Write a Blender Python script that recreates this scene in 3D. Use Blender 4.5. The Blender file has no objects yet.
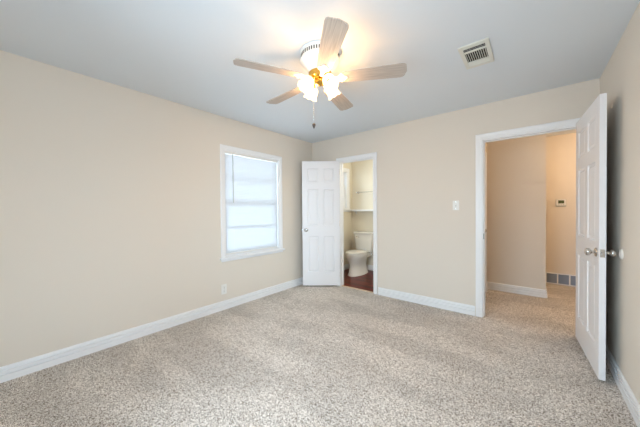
import bpy, bmesh, math, random
from mathutils import Vector, Matrix
random.seed(7)
S = bpy.context.scene
C = S.collection
PI = math.pi

# ------------------------------------------------------------------ camera
F_PX, YAW, ROLL, PITCH = 258.5, 0.6862, -0.0077, -0.0113
cam_d = bpy.data.cameras.new('camera'); cam = bpy.data.objects.new('camera', cam_d); C.objects.link(cam)
cam_d.sensor_width = 36.0; cam_d.lens = F_PX / 640.0 * 36.0; cam_d.clip_start = 0.02; cam_d.clip_end = 200
_c, _s = math.cos(YAW), math.sin(YAW)
_Fh = Vector((-_s, _c, 0)); _R = Vector((_c, _s, 0)); _U = Vector((0, 0, 1))
_cp, _sp = math.cos(PITCH), math.sin(PITCH)
_F = _cp * _Fh + _sp * _U; _U2 = _cp * _U - _sp * _Fh
_cr, _sr = math.cos(ROLL), math.sin(ROLL)
_Rc = _cr * _R + _sr * _U2; _Uc = -_sr * _R + _cr * _U2
_m = Matrix.Identity(4)
for i in range(3):
    _m[i][0] = _Rc[i]; _m[i][1] = _Uc[i]; _m[i][2] = -_F[i]
_m.translation = Vector((3.0174, -3.4772, 1.2441))
cam.matrix_world = _m
S.camera = cam

# ------------------------------------------------------------------ world, daylight and exposure
S.view_settings.view_transform = 'Standard'
S.view_settings.look = 'None'
S.view_settings.gamma = 1.0
S.view_settings.use_curve_mapping = False
S.view_settings.exposure = 0.14
w = bpy.data.worlds.new('sky'); S.world = w; w.use_nodes = True
bg = w.node_tree.nodes['Background']
bg.inputs['Strength'].default_value = 13.5
_tc = w.node_tree.nodes.new('ShaderNodeTexCoord'); _sp3 = w.node_tree.nodes.new('ShaderNodeSeparateXYZ'); _cr3 = w.node_tree.nodes.new('ShaderNodeValToRGB')
w.node_tree.links.new(_tc.outputs['Generated'], _sp3.inputs[0]); w.node_tree.links.new(_sp3.outputs['Z'], _cr3.inputs['Fac']); w.node_tree.links.new(_cr3.outputs['Color'], bg.inputs['Color'])
_cr3.color_ramp.elements[0].position = 0.0; _cr3.color_ramp.elements[0].color = (0.50, 0.60, 0.70, 1)      # pale paving below the horizon
_cr3.color_ramp.elements[1].position = 0.06; _cr3.color_ramp.elements[1].color = (0.66, 0.83, 1.0, 1)

def light(name, kind, loc, energy, color, rot=(0, 0, 0), size=None, size_y=None, portal=False, parent=None, radius=None):
    d = bpy.data.lights.new(name, kind); o = bpy.data.objects.new(name, d); C.objects.link(o)
    d.energy = energy; d.color = color
    if kind == 'AREA':
        d.size = size
        if size_y: d.shape = 'RECTANGLE'; d.size_y = size_y
        if portal: d.cycles.is_portal = True
    elif radius is not None: d.shadow_soft_size = radius
    o.location = loc; o.rotation_euler = rot
    if parent: o.parent = parent
    return o

WX0, WX1, WZ0, WZ1 = -1.71, -0.78, 0.66, 2.035      # side window opening (along y, z)
SX0, SX1, SZ0, SZ1 = 1.35, 2.85, 0.50, 2.035         # unseen window added behind the camera for more daylight (along x, z)
RY0, RY1, RZ0, RZ1 = -3.70, -2.45, 0.66, 2.035      # out-of-view window added in the right wall to brighten the left (along y, z)
BX0, BX1, BZ0, BZ1 = 0.42, 1.13, 1.27, 2.06         # bathroom window (along y, z)
light('daylight_portal', 'AREA', (-0.16, (WX0+WX1)/2, (WZ0+WZ1)/2), 1, (1, 1, 1), (0, -PI/2, 0), WZ1-WZ0, WX1-WX0, True)
light('daylight_portal', 'AREA', ((SX0+SX1)/2, -4.06, (SZ0+SZ1)/2), 1, (1, 1, 1), (PI/2, 0, 0), SX1-SX0, SZ1-SZ0, True)
light('daylight_portal', 'AREA', (-0.16, (BX0+BX1)/2, (BZ0+BZ1)/2), 1, (1, 1, 1), (0, -PI/2, 0), BZ1-BZ0, BX1-BX0, True)
light('daylight_portal', 'AREA', (3.66, (RY0+RY1)/2, (RZ0+RZ1)/2), 1, (1, 1, 1), (0, PI/2, 0), RZ1-RZ0, RY1-RY0, True)
light('bathroom_lamp', 'POINT', (1.35, 0.62, 2.2), 15, (1.0, 0.92, 0.76), radius=0.10)
light('hall_lamp', 'POINT', (4.0, 1.15, 2.2), 22, (1.0, 0.70, 0.44), radius=0.10)

# ------------------------------------------------------------------ materials
def lin(c):
    return tuple(((v/255)/12.92 if v/255 <= 0.04045 else ((v/255+0.055)/1.055)**2.4) for v in c) + (1,)

class NT:
    def __init__(s, name):
        s.m = bpy.data.materials.new(name); s.m.use_nodes = True
        s.t = s.m.node_tree; s.n = s.t.nodes; s.b = s.n['Principled BSDF']; s.out = s.n['Material Output']
    def add(s, kind, **kw):
        n = s.n.new(kind)
        for k, v in kw.items():
            if k.startswith('i_'): n.inputs[k[2:].replace('_', ' ')].default_value = v
            else: setattr(n, k, v)
        return n
    def link(s, a, b): s.t.links.new(a, b)

def simple(name, rgb, rough=0.5, metal=0.0, bump=0.0, scale=200, spec=None, var=0.0):
    q = NT(name); b = q.b
    b.inputs['Base Color'].default_value = lin(rgb); b.inputs['Roughness'].default_value = rough; b.inputs['Metallic'].default_value = metal
    if spec is not None: b.inputs['Specular IOR Level'].default_value = spec
    if bump or var:
        tc = q.add('ShaderNodeTexCoord'); no = q.add('ShaderNodeTexNoise', i_Scale=scale, i_Detail=3.0)
        q.link(tc.outputs['Object'], no.inputs['Vector'])
        if bump:
            bp = q.add('ShaderNodeBump', i_Strength=bump, i_Distance=0.004)
            q.link(no.outputs['Fac'], bp.inputs['Height']); q.link(bp.outputs['Normal'], b.inputs['Normal'])
        if var:
            cr = q.add('ShaderNodeValToRGB')
            lo = tuple(max(0, v*(1-var)) for v in rgb); hi = tuple(min(255, v*(1+var)) for v in rgb)
            cr.color_ramp.elements[0].color = lin(lo); cr.color_ramp.elements[0].position = .3
            cr.color_ramp.elements[1].color = lin(hi); cr.color_ramp.elements[1].position = .7
            q.link(no.outputs['Fac'], cr.inputs['Fac']); q.link(cr.outputs['Color'], b.inputs['Base Color'])
    return q.m

M = {}
M['wall'] = simple('beige_wall_paint', (225, 216, 203), 0.85, bump=0.12, scale=140, spec=0.2)
M['bathwall'] = simple('cream_wall_paint', (226, 218, 200), 0.8, bump=0.1, scale=140, spec=0.2)
M['ceiling'] = simple('white_ceiling_paint', (226, 231, 235), 0.9, bump=0.15, scale=120, spec=0.1)
M['trim'] = simple('white_gloss_trim', (240, 240, 240), 0.35)
M['door'] = simple('white_door_paint', (238, 237, 238), 0.4)
M['plastic'] = simple('white_plastic', (236, 234, 228), 0.35)
M['vent'] = simple('cream_painted_steel', (226, 224, 214), 0.45)
M['dark'] = simple('dark_duct', (38, 34, 32), 0.9)
M['grille'] = simple('grey_filter_mesh', (158, 170, 190), 0.8)
M['chrome'] = simple('brushed_nickel', (205, 203, 200), 0.22, 1.0)
M['brass'] = simple('polished_brass', (226, 178, 88), 0.2, 1.0)
M['fanwhite'] = simple('white_fan_enamel', (236, 234, 228), 0.35)
M['fanvent'] = simple('dark_fan_slot', (70, 66, 62), 0.7)
M['porcelain'] = simple('white_porcelain', (240, 237, 230), 0.12)
M['lcd'] = simple('green_lcd', (72, 80, 48), 0.2)
M['bezel'] = simple('grey_thermostat_trim', (180, 182, 170), 0.4)
M['fob'] = simple('dark_walnut_fob', (58, 42, 34), 0.4)
M['threshold'] = simple('pale_oak_strip', (214, 190, 160), 0.45)
M['slot'] = simple('dark_slot', (70, 66, 62), 0.6)

def carpet():
    q = NT('beige_frieze_carpet'); tc = q.add('ShaderNodeTexCoord')
    n1 = q.add('ShaderNodeTexNoise', i_Scale=190.0, i_Detail=3.0, i_Roughness=0.75)
    v1 = q.add('ShaderNodeTexVoronoi', i_Scale=230.0)
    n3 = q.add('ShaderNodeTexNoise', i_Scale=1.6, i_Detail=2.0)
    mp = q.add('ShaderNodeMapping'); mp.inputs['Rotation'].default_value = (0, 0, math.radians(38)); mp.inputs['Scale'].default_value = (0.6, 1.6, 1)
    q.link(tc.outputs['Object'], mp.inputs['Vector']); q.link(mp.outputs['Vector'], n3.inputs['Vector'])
    for n in (n1, v1): q.link(tc.outputs['Object'], n.inputs['Vector'])
    sx = q.add('ShaderNodeSeparateColor'); q.link(v1.outputs['Color'], sx.inputs[0])
    mm = q.add('ShaderNodeMix', data_type='FLOAT'); mm.inputs[0].default_value = 0.45
    q.link(n1.outputs['Fac'], mm.inputs[2]); q.link(sx.outputs[0], mm.inputs[3])
    cr = q.add('ShaderNodeValToRGB'); e = cr.color_ramp.elements
    e[0].position = 0.28; e[0].color = lin((80, 64, 48)); e[1].position = 0.74; e[1].color = lin((255, 250, 244))
    m_ = e.new(0.48); m_.color = lin((208, 199, 188))
    q.link(mm.outputs[0], cr.inputs['Fac'])
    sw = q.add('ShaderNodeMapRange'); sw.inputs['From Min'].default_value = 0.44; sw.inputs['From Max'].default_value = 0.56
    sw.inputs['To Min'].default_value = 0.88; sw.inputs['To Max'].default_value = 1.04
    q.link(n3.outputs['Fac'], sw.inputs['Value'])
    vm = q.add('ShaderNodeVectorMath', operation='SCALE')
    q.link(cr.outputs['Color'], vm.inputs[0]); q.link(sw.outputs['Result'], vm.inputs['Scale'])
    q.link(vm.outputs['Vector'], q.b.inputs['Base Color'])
    ad = q.add('ShaderNodeMath', operation='SUBTRACT'); q.link(n1.outputs['Fac'], ad.inputs[0]); q.link(v1.outputs['Distance'], ad.inputs[1])
    bp = q.add('ShaderNodeBump', i_Strength=0.3, i_Distance=0.006)
    q.link(ad.outputs[0], bp.inputs['Height']); q.link(bp.outputs['Normal'], q.b.inputs['Normal'])
    q.b.inputs['Roughness'].default_value = 1.0; q.b.inputs['Specular IOR Level'].default_value = 0.05
    return q.m
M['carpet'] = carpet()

def planks():
    q = NT('dark_cherry_laminate'); tc = q.add('ShaderNodeTexCoord')
    mp = q.add('ShaderNodeMapping'); mp.inputs['Rotation'].default_value = (0, 0, 0)
    br = q.add('ShaderNodeTexBrick'); br.inputs['Scale'].default_value = 1.0; br.inputs['Brick Width'].default_value = 0.6; br.inputs['Row Height'].default_value = 0.09
    br.inputs['Mortar Size'].default_value = 0.0015; br.inputs['Color1'].default_value = lin((112, 34, 16)); br.inputs['Color2'].default_value = lin((58, 16, 8)); br.inputs['Mortar'].default_value = lin((24, 10, 8))
    q.link(tc.outputs['Object'], mp.inputs['Vector']); q.link(mp.outputs['Vector'], br.inputs['Vector'])
    mp2 = q.add('ShaderNodeMapping'); mp2.inputs['Scale'].default_value = (3, 40, 1)
    no = q.add('ShaderNodeTexNoise', i_Scale=2.0, i_Detail=4.0)
    q.link(tc.outputs['Object'], mp2.inputs['Vector']); q.link(mp2.outputs['Vector'], no.inputs['Vector'])
    mx = q.add('ShaderNodeMix', data_type='RGBA', blend_type='MULTIPLY'); mx.inputs[0].default_value = 0.7
    cr = q.add('ShaderNodeValToRGB'); cr.color_ramp.elements[0].color = (.45, .4, .4, 1); cr.color_ramp.elements[1].color = (1.5, 1.3, 1.2, 1)
    q.link(no.outputs['Fac'], cr.inputs['Fac']); q.link(br.outputs['Color'], mx.inputs[6]); q.link(cr.outputs['Color'], mx.inputs[7])
    q.link(mx.outputs[2], q.b.inputs['Base Color']); q.b.inputs['Roughness'].default_value = 0.32; q.b.inputs['Specular IOR Level'].default_value = 0.3
    return q.m
M['planks'] = planks()

def blade_mat():
    q = NT('whitewashed_oak'); tc = q.add('ShaderNodeTexCoord'); mp = q.add('ShaderNodeMapping'); mp.inputs['Scale'].default_value = (2, 45, 10)
    no = q.add('ShaderNodeTexNoise', i_Scale=3.0, i_Detail=4.0); cr = q.add('ShaderNodeValToRGB')
    cr.color_ramp.elements[0].color = lin((164, 152, 142)); cr.color_ramp.elements[0].position = 0.3
    cr.color_ramp.elements[1].color = lin((194, 182, 170)); cr.color_ramp.elements[1].position = 0.7
    q.link(tc.outputs['Object'], mp.inputs['Vector']); q.link(mp.outputs['Vector'], no.inputs['Vector']); q.link(no.outputs['Fac'], cr.inputs['Fac'])
    q.link(cr.outputs['Color'], q.b.inputs['Base Color']); q.b.inputs['Roughness'].default_value = 0.45
    return q.m
M['blade'] = blade_mat()

def translucent(name, rgb, fac):
    q = NT(name); d = q.add('ShaderNodeBsdfDiffuse'); t = q.add('ShaderNodeBsdfTranslucent'); mx = q.add('ShaderNodeMixShader')
    d.inputs['Color'].default_value = lin(rgb); t.inputs['Color'].default_value = lin(rgb); mx.inputs[0].default_value = fac
    q.link(d.outputs[0], mx.inputs[1]); q.link(t.outputs[0], mx.inputs[2]); q.link(mx.outputs[0], q.out.inputs['Surface'])
    return q.m
M['slats'] = translucent('white_vinyl_slat', (220, 223, 226), 0.06)

def glass(name, tint=(1, 1, 1, 1), frost=False):
    q = NT(name); t = q.add('ShaderNodeBsdfTransparent'); g = q.add('ShaderNodeBsdfGlossy'); f = q.add('ShaderNodeFresnel'); mx = q.add('ShaderNodeMixShader')
    t.inputs['Color'].default_value = tint; g.inputs['Roughness'].default_value = 0.02; f.inputs['IOR'].default_value = 1.45
    q.link(f.outputs[0], mx.inputs[0]); q.link(t.outputs[0], mx.inputs[1]); q.link(g.outputs[0], mx.inputs[2]); q.link(mx.outputs[0], q.out.inputs['Surface'])
    return q.m
M['glass'] = glass('clear_window_glass', (0.95, 0.97, 0.97, 1))

def emissive(name, rgb, strength):
    q = NT(name); q.b.inputs['Base Color'].default_value = (0.9, 0.88, 0.85, 1); q.b.inputs['Emission Color'].default_value = rgb; q.b.inputs['Emission Strength'].default_value = strength
    return q.m
def lit_glass():
    q = NT('lit_frosted_glass'); t = q.add('ShaderNodeBsdfTransparent'); e = q.add('ShaderNodeEmission'); mx = q.add('ShaderNodeMixShader')
    t.inputs['Color'].default_value = (1.0, 0.92, 0.80, 1); e.inputs['Color'].default_value = (1.0, 0.72, 0.42, 1); e.inputs['Strength'].default_value = 6.0; mx.inputs[0].default_value = 0.35
    q.link(t.outputs[0], mx.inputs[1]); q.link(e.outputs[0], mx.inputs[2]); q.link(mx.outputs[0], q.out.inputs['Surface'])
    return q.m
M['shade'] = lit_glass()

# ------------------------------------------------------------------ mesh helpers
def obj(name, bm, mat, parent=None, smooth=False, kind=None):
    bmesh.ops.recalc_face_normals(bm, faces=bm.faces[:])
    me = bpy.data.meshes.new(name); bm.to_mesh(me); bm.free()
    for m in (mat if isinstance(mat, (list, tuple)) else [mat]): me.materials.append(m)
    if smooth:
        for p in me.polygons: p.use_smooth = True
        if smooth != 'all':
            me.set_sharp_from_angle(angle=math.radians(38))
    o = bpy.data.objects.new(name, me); C.objects.link(o)
    if parent: o.parent = parent
    if kind: o['kind'] = kind
    return o

def empty(name, loc=(0, 0, 0), rotz=0):
    o = bpy.data.objects.new(name, None); C.objects.link(o); o.empty_display_size = 0.1
    o.location = loc; o.rotation_euler = (0, 0, rotz); return o

def tag(o, label=None, cat=None, group=None, kind=None):
    if label: o['label'] = label
    if cat: o['category'] = cat
    if group: o['group'] = group
    if kind: o['kind'] = kind
    return o

def box(bm, x0, x1, y0, y1, z0, z1, bevel=0.0, mi=0, mat=None):
    r = bmesh.ops.create_cube(bm, size=1.0); vs = r['verts']
    for v in vs:
        v.co = Vector(((x0+x1)/2 + v.co.x*(x1-x0), (y0+y1)/2 + v.co.y*(y1-y0), (z0+z1)/2 + v.co.z*(z1-z0)))
    fs = list({f for v in vs for f in v.link_faces})
    for f in fs: f.material_index = mi
    if bevel:
        es = list({e for v in vs for e in v.link_edges})
        r2 = bmesh.ops.bevel(bm, geom=es, offset=bevel, segments=2, affect='EDGES', clamp_overlap=True)
        vs = list({v for f in r2['faces'] for v in f.verts} | {v for v in vs if v.is_valid})
    if mat is not None:
        for v in vs: v.co = mat @ v.co
    return vs

def lathe(bm, prof, n=32, mat=None, ring=None, mi=0):
    """prof: (r, z) list; ring(k, i) may return a radius factor."""
    rows = []
    for i, (r, z) in enumerate(prof):
        row = []
        for k in range(n):
            a = 2*PI*k/n; f = ring(k, i) if ring else (1, 0)
            v = Vector((r*f[0]*math.cos(a), r*f[0]*math.sin(a), z+f[1]))
            row.append(bm.verts.new(mat @ v if mat is not None else v))
        rows.append(row)
    for a, b in zip(rows, rows[1:]):
        for k in range(n):
            f = bm.faces.new((a[k], a[(k+1) % n], b[(k+1) % n], b[k])); f.material_index = mi
    return rows

def lathe_solid(bm, prof, n=32, mat=None, mi=0):
    rows = lathe(bm, prof, n, mat, mi=mi)
    for row in (rows[0], rows[-1]):
        f = bm.faces.new(row); f.material_index = mi

def tube(bm, pts, r, n=8):
    pts = [Vector(p) for p in pts]; rows = []
    for i, p in enumerate(pts):
        d = (pts[min(i+1, len(pts)-1)] - pts[max(i-1, 0)]).normalized()
        a = Vector((0, 0, 1)) if abs(d.z) < 0.9 else Vector((1, 0, 0))
        u = d.cross(a).normalized(); v = d.cross(u)
        rr = r[i] if isinstance(r, (list, tuple)) else r
        rows.append([bm.verts.new(p + rr*(math.cos(2*PI*k/n)*u + math.sin(2*PI*k/n)*v)) for k in range(n)])
    for a, b in zip(rows, rows[1:]):
        for k in range(n): bm.faces.new((a[k], a[(k+1) % n], b[(k+1) % n], b[k]))
    bm.faces.new(rows[0]); bm.faces.new(rows[-1])

def loft(bm, secs):
    rows = [[bm.verts.new(p) for p in s] for s in secs]; n = len(rows[0])
    for a, b in zip(rows, rows[1:]):
        for k in range(n): bm.faces.new((a[k], a[(k+1) % n], b[(k+1) % n], b[k]))
    bm.faces.new(rows[0]); bm.faces.new(rows[-1])

def plate(bm, outline, z0, z1, mat=None):
    """a flat outline in x,y given thickness in z"""
    lo = [bm.verts.new((mat @ Vector((x, y, z0))) if mat is not None else (x, y, z0)) for x, y in outline]
    hi = [bm.verts.new((mat @ Vector((x, y, z1))) if mat is not None else (x, y, z1)) for x, y in outline]
    n = len(lo)
    bm.faces.new(lo[::-1]); bm.faces.new(hi)
    for k in range(n): bm.faces.new((lo[k], lo[(k+1) % n], hi[(k+1) % n], hi[k]))

def wall(name, axis, t0, t1, u0, u1, z0, z1, holes, mat):
    """solid wall slab: axis 'x' = thickness along x (runs along y); 'y' = thickness along y (runs along x)."""
    us = sorted({u0, u1} | {h[0] for h in holes} | {h[1] for h in holes}); zs = sorted({z0, z1} | {h[2] for h in holes} | {h[3] for h in holes})
    def solid(i, j):
        if i < 0 or j < 0 or i >= len(us)-1 or j >= len(zs)-1: return False
        uc, zc = (us[i]+us[i+1])/2, (zs[j]+zs[j+1])/2
        return not any(h[0] < uc < h[1] and h[2] < zc < h[3] for h in holes)
    bm = bmesh.new(); cache = {}
    def V(t, u, z):
        k = (t, u, z)
        if k not in cache: cache[k] = bm.verts.new((t, u, z) if axis == 'x' else (u, t, z))
        return cache[k]
    for i in range(len(us)-1):
        for j in range(len(zs)-1):
            if not solid(i, j): continue
            a, b, c, d = us[i], us[i+1], zs[j], zs[j+1]
            for t in (t0, t1): bm.faces.new((V(t, a, c), V(t, b, c), V(t, b, d), V(t, a, d)))
            for (di, dj, q) in ((-1, 0, ((a, c), (a, d))), (1, 0, ((b, c), (b, d))), (0, -1, ((a, c), (b, c))), (0, 1, ((a, d), (b, d)))):
                if not solid(i+di, j+dj):
                    (p0, p1), (p2, p3) = q
                    bm.faces.new((V(t0, p0, p1), V(t1, p0, p1), V(t1, p2, p3), V(t0, p2, p3)))
    return obj(name, bm, mat, kind='structure')

CAS = [(0.0, 0.0), (0.0, 0.009), (0.006, 0.012), (0.022, 0.012), (0.026, 0.015), (0.05, 0.017), (0.058, 0.016), (0.065, 0.012), (0.065, 0.0)]
def casing(bm, x0, x1, z0, z1, place, width=0.065, closed=False):
    prof = [(u*width/0.065, v) for u, v in CAS]
    rows = []
    if closed: corners = [(x0, z0, -1, -1), (x0, z1, -1, 1), (x1, z1, 1, 1), (x1, z0, 1, -1)]
    else: corners = [(x0, z0, -1, 0), (x0, z1, -1, 1), (x1, z1, 1, 1), (x1, z0, 1, 0)]
    for (x, z, sx, sz) in corners:
        rows.append([bm.verts.new(place(x+sx*u, z+sz*u, v)) for u, v in prof])
    pairs = list(zip(rows, rows[1:])) + ([(rows[-1], rows[0])] if closed else [])
    for a, b in pairs:
        for k in range(len(prof)-1): bm.faces.new((a[k], a[k+1], b[k+1], b[k]))
        bm.faces.new((a[-1], a[0], b[0], b[-1]))
    if not closed:
        bm.faces.new(rows[0]); bm.faces.new(rows[-1])

BASE = [(0.0, 0.0), (0.016, 0.0), (0.016, 0.048), (0.003, 0.050), (0.003, 0.060), (0.015, 0.062), (0.015, 0.080), (0.003, 0.082), (0.003, 0.092), (0.013, 0.094), (0.010, 0.108), (0.004, 0.113), (0.0, 0.113)]
def baseboard(name, runs):
    """runs: list of (p0, p1, inward normal)"""
    bm = bmesh.new()
    for p0, p1, n in runs:
        rows = [[bm.verts.new((p[0]+n[0]*u, p[1]+n[1]*u, z)) for u, z in BASE] for p in (p0, p1)]
        a, b = rows
        for k in range(len(BASE)-1): bm.faces.new((a[k], a[k+1], b[k+1], b[k]))
        bm.faces.new((a[-1], a[0], b[0], b[-1])); bm.faces.new(a); bm.faces.new(b)
    return obj(name, bm, M['trim'], kind='structure')

# ------------------------------------------------------------------ the setting
H = 2.44; RX = 3.50; FY = -3.88
D2 = (2.572, 3.395, 2.045)          # bedroom doorway x0, x1, top
D1 = (0.579, 1.207, 2.045)          # bathroom doorway

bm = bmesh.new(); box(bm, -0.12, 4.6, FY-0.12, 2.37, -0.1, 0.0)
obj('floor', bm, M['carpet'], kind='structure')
bm = bmesh.new(); box(bm, -0.12, 4.6, FY-0.12, 2.37, H, H+0.1)
obj('ceiling', bm, M['ceiling'], kind='structure')
wall('wall_left', 'x', -0.12, 0.0, FY-0.12, 0.05, 0, H, [(WX0, WX1, WZ0, WZ1)], M['wall'])
wall('wall_bathroom_left', 'x', -0.12, 0.0, 0.05, 1.42, 0, H, [(BX0, BX1, BZ0, BZ1)], M['bathwall'])
wall('wall_back', 'y', 0.0, 0.10, 0.0, 4.5, 0, H, [(D1[0], D1[1], 0, D1[2]), (D2[0], D2[1], 0, D2[2])], M['wall'])
wall('wall_right', 'x', RX, RX+0.12, FY-0.12, 0.0, 0, H, [(RY0, RY1, RZ0, RZ1)], M['wall'])
wall('wall_front', 'y', FY-0.12, FY, 0.0, RX, 0, H, [(SX0, SX1, SZ0, SZ1)], M['wall'])
wall('wall_bathroom_back', 'y', 1.30, 1.42, 0.0, 1.9, 0, H, [], M['bathwall'])
wall('wall_bathroom_right', 'x', 1.80, 1.90, 0.10, 1.30, 0, H, [], M['bathwall'])
wall('wall_hall_side', 'x', 2.37, 2.475, 0.10, 1.30, 0, H, [(0.35, 1.11, 0, 2.045)], M['wall'])
wall('wall_hall_middle', 'y', 1.30, 1.42, 2.37, 3.172, 0, H, [], M['wall'])
wall('wall_hall_return', 'x', 3.06, 3.172, 1.42, 2.25, 0, H, [], M['wall'])
wall('wall_hall_back', 'y', 2.25, 2.37, 3.06, 4.5, 0, H, [], M['wall'])
wall('wall_hall_end', 'x', 4.5, 4.6, 0.0, 2.37, 0, H, [], M['wall'])
# bathroom floor
bm = bmesh.new(); box(bm, 0.0, 1.80, 0.10, 1.30, 0.0, 0.006); box(bm, D1[0]+.017, D1[1]-.017, 0.045, 0.10, 0.0, 0.006)
obj('floor_bathroom', bm, M['planks'], kind='structure')
bm = bmesh.new(); box(bm, D1[0]+.017, D1[1]-.017, 0.012, 0.045, 0.0, 0.010, 0.003)
obj('trim_threshold', bm, M['threshold'], kind='structure')
# baseboards
baseboard('baseboard_left', [((0, FY), (0, 0), (1, 0))])
baseboard('baseboard_back', [((0.0, 0), (D1[0]-0.066, 0), (0, -1)), ((D1[1]+0.066, 0), (D2[0]-0.066, 0), (0, -1)), ((D2[1]+0.066, 0), (RX, 0), (0, -1))])
baseboard('baseboard_right', [((RX, FY), (RX, 0), (-1, 0))])
baseboard('baseboard_front', [((0, FY), (RX, FY), (0, 1))])
baseboard('baseboard_bathroom', [((0, 1.30), (1.8, 1.30), (0, -1)), ((0, 0.10), (0, 1.30), (1, 0))])
baseboard('baseboard_hall', [((2.475, 1.30), (3.172, 1.30), (0, -1)), ((2.475, 1.18), (2.475, 1.30), (1, 0)), ((3.172, 1.30), (3.172, 2.25), (1, 0))])

# door casings, jambs and stops: one trim per doorway
def doorway(name, x0, x1, z1, strike=None, cw=0.065):
    bm = bmesh.new()
    casing(bm, x0+0.006, x1-0.006, 0, z1-0.006, lambda x, z, v: (x, -v, z), cw)
    casing(bm, x0+0.006, x1-0.006, 0, z1-0.006, lambda x, z, v: (x, 0.10+v, z))
    box(bm, x0, x0+0.017, 0.0005, 0.0995, 0, z1-0.017); box(bm, x1-0.017, x1, 0.0005, 0.0995, 0, z1-0.017); box(bm, x0, x1, 0.0005, 0.0995, z1-0.017, z1)
    box(bm, x0+0.017, x0+0.027, 0.045, 0.08, 0, z1-0.027); box(bm, x1-0.027, x1-0.017, 0.045, 0.08, 0, z1-0.027); box(bm, x0+0.017, x1-0.017, 0.045, 0.08, z1-0.027, z1-0.017)
    o = obj(name, bm, M['trim'], kind='structure')
    if strike:
        b2 = bmesh.new(); box(b2, strike-0.0005, strike+0.002, 0.010, 0.040, 0.90, 0.965, 0.0005)
        obj('strike_plate', b2, M['slot'], o)
    return o
tag(doorway('trim_1', *D1, cw=0.057), 'white moulded casing around the bathroom doorway', 'door frame')
tag(doorway('trim_2', *D2, strike=D2[0]+0.017), 'white moulded casing around the open hall doorway', 'door frame')
# hall closet casing (on the wall x = 2.475)
bm = bmesh.new()
casing(bm, 0.356, 1.104, 0, 2.039, lambda u, z, v: (2.475+v, u, z))
box(bm, 2.3705, 2.4745, 0.35, 0.367, 0, 2.028); box(bm, 2.3705, 2.4745, 1.093, 1.11, 0, 2.028); box(bm, 2.3705, 2.4745, 0.35, 1.11, 2.028, 2.045)
tag(obj('trim_3', bm, M['trim'], kind='structure'), 'white casing edge just inside the hall, left of the doorway', 'door frame')

# ------------------------------------------------------------------ panel doors
def panel_slab(wd, ht, th):
    st = 0.105 if wd > .7 else 0.085; mid = 0.10 if wd > .7 else 0.075
    pw = (wd-2*st-mid)/2
    xs = [0, st, st+pw, st+pw+mid, wd-st, wd]
    zs = [0, 0.22, 0.80, 0.98, 1.57, 1.68, ht-0.115, ht]
    bm = bmesh.new(); grids = []
    for side, y in ((0, 0.0), (1, th)):
        g = [[bm.verts.new((x, y, z)) for z in zs] for x in xs]; grids.append(g); panels = []
        for i in range(5):
            for j in range(7):
                q = (g[i][j], g[i+1][j], g[i+1][j+1], g[i][j+1]); f = bm.faces.new(q if side == 0 else q[::-1])
                if i in (1, 3) and j in (1, 3, 5): panels.append(f)
        bm.normal_update()
        bmesh.ops.inset_individual(bm, faces=panels, thickness=0.012, depth=-0.009)
        bmesh.ops.inset_individual(bm, faces=panels, thickness=0.012, depth=0.0)
        bmesh.ops.inset_individual(bm, faces=panels, thickness=0.020, depth=0.006)
    a, b = grids
    for i in range(5):
        bm.faces.new((a[i][0], b[i][0], b[i+1][0], a[i+1][0])); bm.faces.new((a[i][7], a[i+1][7], b[i+1][7], b[i][7]))
    for j in range(7):
        bm.faces.new((a[0][j], a[0][j+1], b[0][j+1], b[0][j])); bm.faces.new((a[5][j], b[5][j], b[5][j+1], a[5][j+1]))
    return bm

KNOB = [(0.031, 0.0), (0.033, 0.003), (0.030, 0.008), (0.015, 0.011), (0.011, 0.014), (0.011, 0.026), (0.018, 0.030), (0.026, 0.037), (0.028, 0.046), (0.025, 0.055), (0.016, 0.061), (0.004, 0.062)]
def door(name, hinge, direction, wd, ht, th, z0, side, label, knob_z=0.93, flip=False, scale_knob=1.0):
    """local x runs from the hinge to the free edge; slab thickness along local +y"""
    root = empty(name, (hinge[0], hinge[1], z0), math.atan2(direction[1], direction[0]))
    tag(root, label, 'door', kind='structure')
    s = obj('door_panel', panel_slab(wd, ht, th), M['door'], root)
    if flip: s.scale = (1, -1, 1); s.data.flip_normals()
    lo, hi = (0, th) if not flip else (-th, 0)
    kx = wd-0.062; kz = knob_z-z0
    for (y, sg) in ((lo, -1), (hi, 1)):
        bm = bmesh.new()
        R = Matrix.Translation((kx, y, kz)) @ Matrix.Rotation(-sg*PI/2, 4, 'X') @ Matrix.Scale(scale_knob, 4)
        lathe_solid(bm, KNOB, 28, R)
        obj('door_knob', bm, M['chrome'], root, smooth=True)
    bm = bmesh.new(); box(bm, wd-0.0005, wd+0.0015, lo+0.005, hi-0.005, kz-0.028, kz+0.028, 0.0005)
    lp = obj('latch_plate', bm, M['chrome'], root)
    bm = bmesh.new(); box(bm, wd+0.0015, wd+0.010, lo+0.011, hi-0.011, kz-0.009, kz+0.009, 0.002)
    obj('latch_bolt', bm, M['chrome'], lp)
    for hz in (0.18, ht/2, ht-0.18):
        bm = bmesh.new()
        ye = lo if side < 0 else hi
        lathe_solid(bm, [(0.0055, -0.045), (0.0055, 0.045)], 12, Matrix.Translation((-0.004, ye + (-0.005 if side < 0 else 0.005), hz)))
        box(bm, -0.0015, 0.0, lo+0.004, hi-0.002, hz-0.044, hz+0.044)
        obj('hinge', bm, M['brass'], root, smooth=True)
    return root
def unit(a, b):
    v = Vector((b[0]-a[0], b[1]-a[1])); v.normalize(); return (v.x, v.y)
# bedroom door: visible face runs from (3.343,-.03) to (3.389,-.815); thickness goes towards the right wall
hp = (3.343, -0.028)
door('door_1', hp, unit(hp, (3.389, -0.815)), 0.775, 2.03, 0.035, 0.022, 1, 'white six panel door with nickel knobs, swung open against the right wall', knob_z=0.925)
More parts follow.
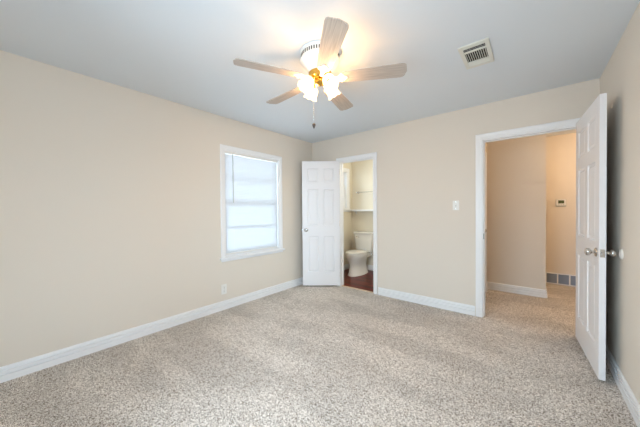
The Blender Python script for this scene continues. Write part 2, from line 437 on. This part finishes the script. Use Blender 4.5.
# bathroom door: visible face from hinge (.60,-.01) towards (.115,-.405); thickness goes to the wall side
hb = (0.597, -0.022)
door('door_2', hb, unit(hb, (0.119, -0.408)), 0.605, 2.025, 0.035, 0.022, -1, 'white six panel door of the bathroom, folded back beside the corner', knob_z=0.93, flip=True, scale_knob=1.0)
# hall closet door, closed
hc = (2.44, 0.370)
door('door_3', hc, (0, 1), 0.72, 2.01, 0.035, 0.012, 1, 'white closet door seen edge-on inside the hall', flip=False)

# ------------------------------------------------------------------ windows
def sash_window(name, place, u0, u1, z0, z1, label, midbars=True, sill=True, cw=0.05):
    """place(u, z, v): v is distance out of the wall into the room (negative = in the recess)"""
    def bx(bm, a, b, c, d, v0, v1, bev=0.0):
        P = [place(u, z, v) for u in (a, b) for z in (c, d) for v in (v0, v1)]
        xs, ys, zs = zip(*P); box(bm, min(xs), max(xs), min(ys), max(ys), min(zs), max(zs), bev)
    root = empty(name, place((u0+u1)/2, z0, 0)); tag(root, label, 'window', kind='structure')
    inv = root.location.copy()
    def put(n, bm, m, par=root):
        for v in bm.verts: v.co -= inv
        return obj(n, bm, m, par)
    bm = bmesh.new()
    rows_closed = not sill
    casing(bm, u0, u1, z0, z1, place, cw, closed=rows_closed)
    put('window_casing', bm, M['trim'])
    bm = bmesh.new(); j = 0.018
    bx(bm, u0, u0+j, z0, z1, -0.119, -0.001); bx(bm, u1-j, u1, z0, z1, -0.119, -0.001); bx(bm, u0+j, u1-j, z1-j, z1, -0.119, -0.001); bx(bm, u0+j, u1-j, z0, z0+j, -0.119, -0.001)
    put('window_frame', bm, M['trim'])
    if sill:
        bm = bmesh.new(); bx(bm, u0-cw-0.02, u1+cw+0.02, z0-0.028, z0, 0.0, 0.045, 0.006); put('window_sill', bm, M['trim'])
        bm = bmesh.new(); bx(bm, u0-cw, u1+cw, z0-0.055, z0-0.028, 0.0, 0.014, 0.003); put('window_apron', bm, M['trim'])
    zm = (z0+z1)/2; r = 0.038
    for (a, b, v0, v1) in ((z0+j, zm+0.02, -0.085, -0.060), (zm-0.02, z1-j, -0.112, -0.087)):
        bm = bmesh.new(); l, rr = u0+j, u1-j
        bx(bm, l, l+r, a, b, v0, v1); bx(bm, rr-r, rr, a, b, v0, v1); bx(bm, l+r, rr-r, a, a+0.045, v0, v1); bx(bm, l+r, rr-r, b-0.04, b, v0, v1)
        if midbars: bx(bm, l+r, rr-r, (a+b)/2-0.013, (a+b)/2+0.013, v0+0.002, v1-0.002)
        s = put('sash', bm, M['trim'])
        bm = bmesh.new(); vm = (v0+v1)/2; bx(bm, l+r-0.004, rr-r+0.004, a+0.04, b-0.036, vm-0.002, vm+0.002)
        g = put('glass_pane', bm, M['glass'], s)
    return root
sash_window('window_1', lambda u, z, v: (v, u, z), WX0, WX1, WZ0, WZ1, 'white framed sash window with sill on the left bedroom wall')
sash_window('window_2', lambda u, z, v: (v, u, z), BX0, BX1, BZ0, BZ1, 'small white framed bathroom window glimpsed above the shelf', midbars=False, cw=0.065)
sash_window('added_window_3', lambda u, z, v: (u, FY+v, z), SX0, SX1, SZ0, SZ1, 'wide white framed window added out of view for daylight, in the wall facing the bathroom', midbars=False)

sash_window('added_window_4', lambda u, z, v: (RX-v, u, z), RY0, RY1, RZ0, RZ1, 'white framed window added out of view in the right wall to light the left wall', midbars=False)

# ------------------------------------------------------------------ window blind
def blind():
    root = empty('window_blind', (-0.028, (WX0+WX1)/2, WZ1-0.018))
    tag(root, 'white slatted mini blind hanging lowered in the bedroom window', 'blind')
    hw = (WX1-WX0)/2-0.024; L = WZ1-WZ0-0.036
    bm = bmesh.new(); box(bm, -0.014, 0.014, -hw, hw, -0.030, 0.0, 0.002); obj('headrail', bm, M['plastic'], root)
    bm = bmesh.new(); n = 60; top = -0.046; bot = -L+0.035; t = math.radians(-72)
    for i in range(n):
        z = top+(bot-top)*i/(n-1); rows = []
        for k in range(4):
            s = (k-1.5)/1.5; crown = 0.0016*(1-s*s)
            x = s*0.0125*math.cos(t)+crown*math.sin(t); zz = z - s*0.0125*math.sin(t)+crown*math.cos(t)
            rows.append((bm.verts.new((x, -hw+0.004, zz)), bm.verts.new((x, hw-0.004, zz))))
        for a, b in zip(rows, rows[1:]): bm.faces.new((a[0], a[1], b[1], b[0]))
    obj('slats', bm, M['slats'], root, smooth='all')
    bm = bmesh.new(); box(bm, -0.012, 0.012, -hw+0.002, hw-0.002, -L+0.004, -L+0.020, 0.003); obj('bottom_rail', bm, M['plastic'], root)
    for y in (-hw*0.72, hw*0.72):
        bm = bmesh.new()
        for x in (-0.0135, 0.0135): tube(bm, [(x, y, -0.03), (x, y, -L+0.02)], 0.0008, 6)
        obj('ladder_cord', bm, M['plastic'], root)
    bm = bmesh.new(); tube(bm, [(0.020, -hw+0.11, -0.020), (0.021, -hw+0.11, -0.03), (0.022, -hw+0.112, -0.66)], [0.003, 0.004, 0.0042], 8)
    obj('tilt_wand', bm, M['bezel'], root, smooth=True)
blind()

# ------------------------------------------------------------------ ceiling fan
def fan():
    root = empty('ceiling_fan', (1.769, -1.939, H))
    tag(root, 'five blade ceiling fan with white housing and lit glass shades', 'ceiling fan')
    ZB = -0.206
    bm = bmesh.new()
    lathe_solid(bm, [(0.150, 0.0), (0.150, -0.012), (0.144, -0.018), (0.144, -0.050), (0.150, -0.056), (0.150, -0.070), (0.140, -0.082), (0.118, -0.110), (0.098, -0.130), (0.085, -0.150)], 64)
    hs = obj('motor_housing', bm, M['fanwhite'], root, smooth=True)
    bm = bmesh.new()
    for k in range(48):
        R = Matrix.Rotation(2*PI*k/48, 4, 'Z'); box(bm, 0.1430, 0.1455, -0.0045, 0.0045, -0.047, -0.022, mat=R)
    obj('vent_slots', bm, M['fanvent'], hs)
    bm = bmesh.new(); lathe_solid(bm, [(0.080, -0.150), (0.088, -0.156), (0.088, -0.196), (0.080, -0.203), (0.052, -0.206)], 48)
    obj('rotor', bm, M['brass'], root, smooth=True)
    tip_r = 0.643
    out = [(0.165, -0.048), (0.20, -0.054), (0.40, -0.064), (0.59, -0.070), (0.612, -0.066), (0.622, -0.055), (0.632, 0.004), (0.618, 0.052), (0.608, 0.062), (0.59, 0.066), (0.40, 0.060), (0.20, 0.052), (0.165, 0.046), (0.155, 0.03), (0.152, 0.0), (0.155, -0.032)]
    for a in (27.5, 104.0, 176.5, -116.8, -42.0):
        R = Matrix.Rotation(math.radians(a), 4, 'Z')
        T = R @ Matrix.Translation((0, 0, ZB+0.004)) @ Matrix.Rotation(math.radians(-11), 4, 'X')
        bm = bmesh.new(); plate(bm, out, 0.0, 0.006)
        bmesh.ops.bevel(bm, geom=[e for e in bm.edges if e.calc_face_angle(0) > 1.2], offset=0.0015, segments=1, affect='EDGES')
        b = obj('blade', bm, M['blade'], root); b.matrix_local = T
        bm = bmesh.new()
        iron = [(0.06, -0.016), (0.11, -0.013), (0.135, -0.022), (0.150, -0.040), (0.168, -0.044), (0.180, -0.034), (0.190, -0.020), (0.205, -0.013), (0.214, 0.0), (0.205, 0.013), (0.190, 0.020), (0.180, 0.034), (0.168, 0.044), (0.150, 0.040), (0.135, 0.022), (0.11, 0.013), (0.06, 0.016)]
        plate(bm, iron, -0.0045, -0.0005)
        for (sx, sy) in ((0.168, -0.028), (0.168, 0.028), (0.198, 0.0)):
            lathe_solid(bm, [(0.006, 0.0), (0.006, -0.0055), (0.003, -0.0085)], 12, Matrix.Translation((sx, sy, -0.002)))
        br = obj('blade_bracket', bm, M['fanwhite'], b); 
    # light kit
    bm = bmesh.new(); lathe_solid(bm, [(0.040, -0.206), (0.046, -0.210), (0.046, -0.224), (0.036, -0.234), (0.018, -0.240), (0.006, -0.246)], 40)
    obj('light_fitter', bm, M['brass'], root, smooth=True)
    tilt = math.radians(36)
    cdir = math.degrees(YAW)      # azimuths counted from the camera's right
    for az in (-55, 35, 125, 215):
        a = math.radians(az)+YAW
        R = Matrix.Rotation(a, 4, 'Z')
        bm = bmesh.new()
        tube(bm, [R @ Vector(p) for p in ((0.026, 0, -0.220), (0.040, 0, -0.196), (0.058, 0, -0.185), (0.074, 0, -0.191), (0.081, 0, -0.208))], 0.010, 10)
        T2 = R @ Matrix.Translation((0.078, 0, -0.205)) @ Matrix.Rotation(-tilt, 4, 'Y') @ Matrix.Scale(-1, 4, (0, 0, 1))
        lathe_solid(bm, [(0.012, -0.004), (0.022, 0.0), (0.024, 0.008), (0.024, 0.024), (0.020, 0.026)], 24, T2)
        arm = obj('light_arm', bm, M['brass'], root, smooth=True)
        prof = [(0.021, 0.020), (0.034, 0.025), (0.043, 0.036), (0.047, 0.050), (0.046, 0.066), (0.045, 0.080), (0.047, 0.092), (0.052, 0.102), (0.056, 0.108)]
        inn = [(r-0.003, z) for r, z in prof[::-1]]
        pr = prof + inn
        N = 48
        def ring(k, i):
            z = pr[i][1]; f = max(0.0, (z-0.076)/0.032); s = math.cos(8*2*PI*k/N)
            return (1+0.02*f*s, 0.003*f*s)
        bm = bmesh.new(); lathe(bm, pr, N, T2, ring)
        obj('lamp_shade', bm, M['shade'], root, smooth='all')
        lp = T2 @ Vector((0, 0, 0.068))
        light('fan_bulb', 'POINT', lp, 8.0, (1.0, 0.66, 0.36), parent=root, radius=0.018)
    # pull chain: hangs on the camera's left of the fitter
    off = Vector((math.cos(YAW), math.sin(YAW), 0))*-0.050
    bm = bmesh.new(); n = 56
    for k in range(n):
        z = -0.232-0.300*k/(n-1)
        bmesh.ops.create_icosphere(bm, subdivisions=1, radius=0.0026, matrix=Matrix.Translation((off.x, off.y, z)))
    tube(bm, [(off.x, off.y, -0.225), (off.x, off.y, -0.532)], 0.0012, 6)
    ch = obj('pull_chain', bm, M['chrome'], root)
    bm = bmesh.new(); lathe_solid(bm, [(0.004, -0.530), (0.012, -0.537), (0.013, -0.543), (0.008, -0.557), (0.003, -0.569)], 16, Matrix.Translation((off.x, off.y, 0)))
    obj('chain_fob', bm, M['fob'], ch, smooth=True)
fan()

# ------------------------------------------------------------------ ceiling air vent (2.59..2.785, -1.333..-.97)
def ceiling_vent():
    cx, cy = 2.687, -1.151
    root = empty('air_vent', (cx, cy, H)); tag(root, 'cream louvred air vent on the ceiling beyond the fan', 'air vent')
    hx, hy = 0.098, 0.182
    bm = bmesh.new()
    secs = [(-0.140, -0.088), (-0.070, 0.078), (0.092, 0.140)]
    ix = 0.070
    # pan with three openings: frame bars between the louvre banks
    z0, z1 = -0.010, 0.0
    box(bm, -hx, -ix, -hy, hy, z0, z1, 0.003); box(bm, ix, hx, -hy, hy, z0, z1, 0.003)
    ys = [-hy] + [v for s in secs for v in s] + [hy]
    for k in range(0, len(ys), 2): box(bm, -ix, ix, ys[k], ys[k+1], z0, z1, 0.002)
    obj('vent_frame', bm, M['vent'], root)
    bm = bmesh.new(); box(bm, -ix-0.004, ix+0.004, secs[0][0]-0.004, secs[2][1]+0.004, -0.0015, -0.0005); obj('duct_backing', bm, M['dark'], root)
    bm = bmesh.new(); a, b = secs[0]
    for k in range(3):
        y = a+(b-a)*(k+0.5)/3; box(bm, -ix, ix, -0.006, 0.006, -0.0008, 0.0008, mat=Matrix.Translation((0, y, -0.006)) @ Matrix.Rotation(math.radians(30), 4, 'X'))
    obj('louvre_bank', bm, M['vent'], root)
    bm = bmesh.new(); a, b = secs[1]
    for k in range(10):
        x = -ix+2*ix*(k+0.5)/10; box(bm, -0.0050, 0.0050, a, b, -0.0008, 0.0008, mat=Matrix.Translation((x, 0, -0.006)) @ Matrix.Rotation(math.radians(55), 4, 'Y'))
    obj('louvre_bank', bm, M['vent'], root)
    bm = bmesh.new(); a, b = secs[2]
    for k in range(4):
        y = a+(b-a)*(k+0.5)/4; box(bm, -ix, ix, -0.0075, 0.0075, -0.0008, 0.0008, mat=Matrix.Translation((0, y, -0.0055)) @ Matrix.Rotation(math.radians(-25), 4, 'X'))
    obj('louvre_bank', bm, M['vent'], root)
ceiling_vent()

# ------------------------------------------------------------------ outlet, switch, thermostat, grille, bumper
def outlet():
    root = empty('wall_outlet', (0, -1.727, 0.258), 0); tag(root, 'white double power outlet low on the wall under the window', 'outlet')
    bm = bmesh.new(); box(bm, 0, 0.006, -0.037, 0.037, -0.062, 0.062, 0.002); obj('cover_plate', bm, M['plastic'], root)
    for s in (-1, 1):
        bm = bmesh.new(); lathe_solid(bm, [(0.017, 0.0), (0.017, 0.009), (0.015, 0.010)], 24, Matrix.Translation((0, 0, s*0.024)) @ Matrix.Rotation(PI/2, 4, 'Y'))
        r = obj('socket', bm, M['plastic'], root, smooth=True)
        bm = bmesh.new(); z = s*0.024
        for y in (-0.006, 0.006): box(bm, 0.0098, 0.0104, y-0.0012, y+0.0012, z-0.001, z+0.008)
        box(bm, 0.0098, 0.0104, -0.0025, 0.0025, z-0.011, z-0.006); obj('socket_slots', bm, M['slot'], r)
    bm = bmesh.new(); lathe_solid(bm, [(0.003, 0.006), (0.003, 0.0068)], 12, Matrix.Rotation(PI/2, 4, 'Y')); obj('screw', bm, M['chrome'], root)
outlet()
def switch():
    root = empty('light_switch', (2.305, 0, 1.295)); tag(root, 'white toggle light switch on the back wall beside the hall doorway', 'light switch')
    bm = bmesh.new(); box(bm, -0.035, 0.035, -0.006, 0, -0.058, 0.058, 0.002); obj('cover_plate', bm, M['plastic'], root)
    bm = bmesh.new(); box(bm, -0.006, 0.006, -0.0066, -0.0055, -0.013, 0.013); obj('toggle_slot', bm, M['bezel'], root)
    bm = bmesh.new(); box(bm, -0.0045, 0.0045, -0.016, 0, -0.006, 0.006, 0.001, mat=Matrix.Translation((0, -0.004, 0.002)) @ Matrix.Rotation(math.radians(-25), 4, 'X')); obj('toggle', bm, M['plastic'], root)
    for z in (-0.042, 0.042):
        bm = bmesh.new(); lathe_solid(bm, [(0.003, 0.006), (0.003, 0.0068)], 12, Matrix.Translation((0, 0, z)) @ Matrix.Rotation(PI/2, 4, 'X')); obj('screw', bm, M['chrome'], root)
switch()
def thermostat():
    root = empty('thermostat', (3.385, 2.25, 1.340)); tag(root, 'small cream thermostat with green display on the warm hall wall', 'thermostat')
    bm = bmesh.new(); box(bm, -0.062, 0.062, -0.008, 0, -0.062, 0.058, 0.002); obj('back_plate', bm, M['bezel'], root)
    bm = bmesh.new(); box(bm, -0.058, 0.058, -0.028, -0.008, -0.045, 0.055, 0.004); obj('housing', bm, M['plastic'], root)
    bm = bmesh.new(); box(bm, -0.036, 0.036, -0.0290, -0.0275, -0.012, 0.040, 0.0004); obj('display', bm, M['lcd'], root)
    bm = bmesh.new()
    for k in (-1, 0, 1): box(bm, k*0.026-0.009, k*0.026+0.009, -0.030, -0.0275, -0.036, -0.026, 0.0008)
    obj('buttons', bm, M['bezel'], root)
thermostat()
def grille():
    root = empty('return_grille', (3.49, 2.25, 0.0)); tag(root, 'low white three section air grille at the foot of the hall wall', 'air grille')
    hw, z0, z1 = 0.295, 0.004, 0.192
    bm = bmesh.new(); f = 0.018
    box(bm, -hw, hw, -0.014, 0, z0, z0+f, 0.002); box(bm, -hw, hw, -0.014, 0, z1-f, z1, 0.002)
    n = 4
    for k in range(n+1):
        x = -hw + f/2 + (2*hw-f)*k/n; box(bm, x-f/2, x+f/2, -0.014, 0, z0+f, z1-f, 0.002)
    obj('grille_frame', bm, M['trim'], root)
    bm = bmesh.new(); box(bm, -hw+f, hw-f, -0.002, -0.0008, z0+f, z1-f); obj('grille_backing', bm, M['grille'], root)
    bm = bmesh.new()
    for k in range(9):
        z = z0+f+(z1-z0-2*f)*(k+0.5)/9; box(bm, -hw+f, hw-f, -0.006, 0.006, -0.0007, 0.0007, mat=Matrix.Translation((0, -0.0075, z)) @ Matrix.Rotation(math.radians(35), 4, 'X'))
    obj('louvres', bm, M['grille'], root)
grille()
bm = bmesh.new()
lathe_solid(bm, [(0.036, 0.0), (0.036, 0.004), (0.032, 0.009), (0.024, 0.010), (0.020, 0.007), (0.004, 0.006)], 32, Matrix.Translation((RX, -0.785, 0.928)) @ Matrix.Rotation(-PI/2, 4, 'Y'))
o = obj('wall_bumper', bm, M['plastic'], smooth=True); tag(o, 'round white bumper disc on the right wall behind the door knob', 'door stop', kind='thing')

# ------------------------------------------------------------------ bathroom
def toilet():
    root = empty('toilet', (0.385, 1.30, 0.006)); tag(root, 'white two piece toilet with closed lid on the dark bathroom floor', 'toilet')
    def oval(cy, rx, rf, rb, z, n=40, p=1.0):
        pts = []
        for k in range(n):
            a = 2*PI*k/n; s = math.sin(a); c = math.cos(a)
            y = cy + (-rf*-s if s < 0 else rb*s)
            pts.append((rx*math.copysign(abs(c)**p, c), y, z))
        return pts
    bm = bmesh.new()
    loft(bm, [oval(-0.37, 0.140, 0.32, 0.26, 0.0, p=.8), oval(-0.37, 0.140, 0.318, 0.26, 0.02, p=.8), oval(-0.37, 0.122, 0.300, 0.25, 0.05, p=.85),
              oval(-0.38, 0.112, 0.278, 0.24, 0.16), oval(-0.39, 0.120, 0.275, 0.24, 0.22), oval(-0.42, 0.150, 0.275, 0.26, 0.29), oval(-0.44, 0.178, 0.285, 0.27, 0.345),
              oval(-0.44, 0.188, 0.292, 0.28, 0.380), oval(-0.44, 0.188, 0.292, 0.28, 0.398), oval(-0.44, 0.180, 0.284, 0.27, 0.404)])
    box(bm, -0.115, 0.115, -0.25, -0.03, 0.30, 0.404, 0.02)
    obj('bowl', bm, M['porcelain'], root, smooth=True)
    bm = bmesh.new(); loft(bm, [oval(-0.445, 0.186, 0.292, 0.22, 0.407), oval(-0.445, 0.190, 0.296, 0.22, 0.412), oval(-0.445, 0.190, 0.296, 0.22, 0.420), oval(-0.445, 0.186, 0.292, 0.22, 0.425)])
    obj('seat', bm, M['porcelain'], root, smooth=True)
    bm = bmesh.new(); loft(bm, [oval(-0.442, 0.184, 0.290, 0.22, 0.427), oval(-0.442, 0.189, 0.295, 0.22, 0.432), oval(-0.442, 0.187, 0.292, 0.218, 0.440), oval(-0.442, 0.160, 0.262, 0.20, 0.447), oval(-0.442, 0.09, 0.17, 0.13, 0.451)])
    lid = obj('lid', bm, M['porcelain'], root, smooth=True)
    bm = bmesh.new()
    box(bm, -0.085, 0.085, -0.235, -0.205, 0.405, 0.440, 0.006)
    obj('lid_hinge', bm, M['porcelain'], root, smooth=True)
    bm = bmesh.new()
    def rr(hw, y0, y1, z, r=0.03, n=6):
        pts = []
        for (cx, cy, a0) in ((hw-r, y1-r, 0), (-hw+r, y1-r, 90), (-hw+r, y0+r, 180), (hw-r, y0+r, 270)):
            for k in range(n+1):
                a = math.radians(a0+90*k/n); pts.append((cx+r*math.cos(a), cy+r*math.sin(a), z))
        return pts
    loft(bm, [rr(0.165, -0.185, -0.02, 0.400), rr(0.175, -0.195, -0.018, 0.415), rr(0.200, -0.205, -0.016, 0.66), rr(0.212, -0.210, -0.016, 0.755)])
    tk = obj('tank', bm, M['porcelain'], root, smooth=True)
    bm = bmesh.new(); loft(bm, [rr(0.216, -0.216, -0.012, 0.757), rr(0.222, -0.222, -0.010, 0.764), rr(0.222, -0.222, -0.010, 0.788), rr(0.214, -0.214, -0.016, 0.797)])
    obj('tank_lid', bm, M['porcelain'], root, smooth=True)
    bm = bmesh.new(); lathe_solid(bm, [(0.013, 0), (0.013, 0.008), (0.006, 0.012)], 16, Matrix.Translation((-0.15, -0.207, 0.70)) @ Matrix.Rotation(PI/2, 4, 'X'))
    tube(bm, [(-0.15, -0.222, 0.70), (-0.11, -0.226, 0.697), (-0.075, -0.226, 0.692)], [0.006, 0.006, 0.008], 10)
    obj('flush_lever', bm, M['chrome'], root, smooth=True)
    bm = bmesh.new()
    tube(bm, [(0.135, -0.11, 0.400), (0.15, -0.11, 0.36), (0.20, -0.10, 0.30), (0.245, -0.06, 0.24), (0.25, -0.045, 0.20)], 0.006, 10)
    tube(bm, [(0.25, 0.0, 0.19), (0.25, -0.065, 0.19)], [0.010, 0.013], 12)
    tube(bm, [(0.225, -0.055, 0.19), (0.275, -0.055, 0.19)], 0.009, 10)
    obj('supply_valve', bm, M['chrome'], root, smooth=True)
toilet()
def shelf():
    root = empty('wall_shelf', (0.0, 1.30, 1.235)); tag(root, 'narrow white shelf across the bathroom wall above the toilet', 'shelf')
    bm = bmesh.new(); box(bm, 0.003, 1.05, -0.105, -0.001, -0.012, 0.026, 0.003); obj('shelf_board', bm, M['trim'], root)
    for x in (0.12, 0.90):
        bm = bmesh.new(); box(bm, x-0.008, x+0.008, -0.012, -0.001, -0.07, -0.012); box(bm, x-0.008, x+0.008, -0.085, -0.012, -0.026, -0.012)
        tube(bm, [(x, -0.009, -0.062), (x, -0.075, -0.020)], 0.005, 8); obj('bracket', bm, M['trim'], root)
shelf()
def towel_bar():
    root = empty('towel_bar', (0.17, 1.30, 1.62)); tag(root, 'slim chrome towel bar mounted high on the bathroom wall', 'towel bar')
    for x in (0.0, 0.61):
        bm = bmesh.new()
        lathe_solid(bm, [(0.026, 0.0), (0.026, 0.006), (0.015, 0.012), (0.011, 0.02), (0.011, 0.05), (0.016, 0.056), (0.016, 0.072), (0.012, 0.075)], 20, Matrix.Translation((x, 0, 0)) @ Matrix.Rotation(PI/2, 4, 'X'))
        obj('bar_post', bm, M['chrome'], root, smooth=True)
    bm = bmesh.new(); tube(bm, [(-0.012, -0.064, 0), (0.622, -0.064, 0)], 0.008, 12); obj('bar_rod', bm, M['chrome'], root, smooth=True)
towel_bar()
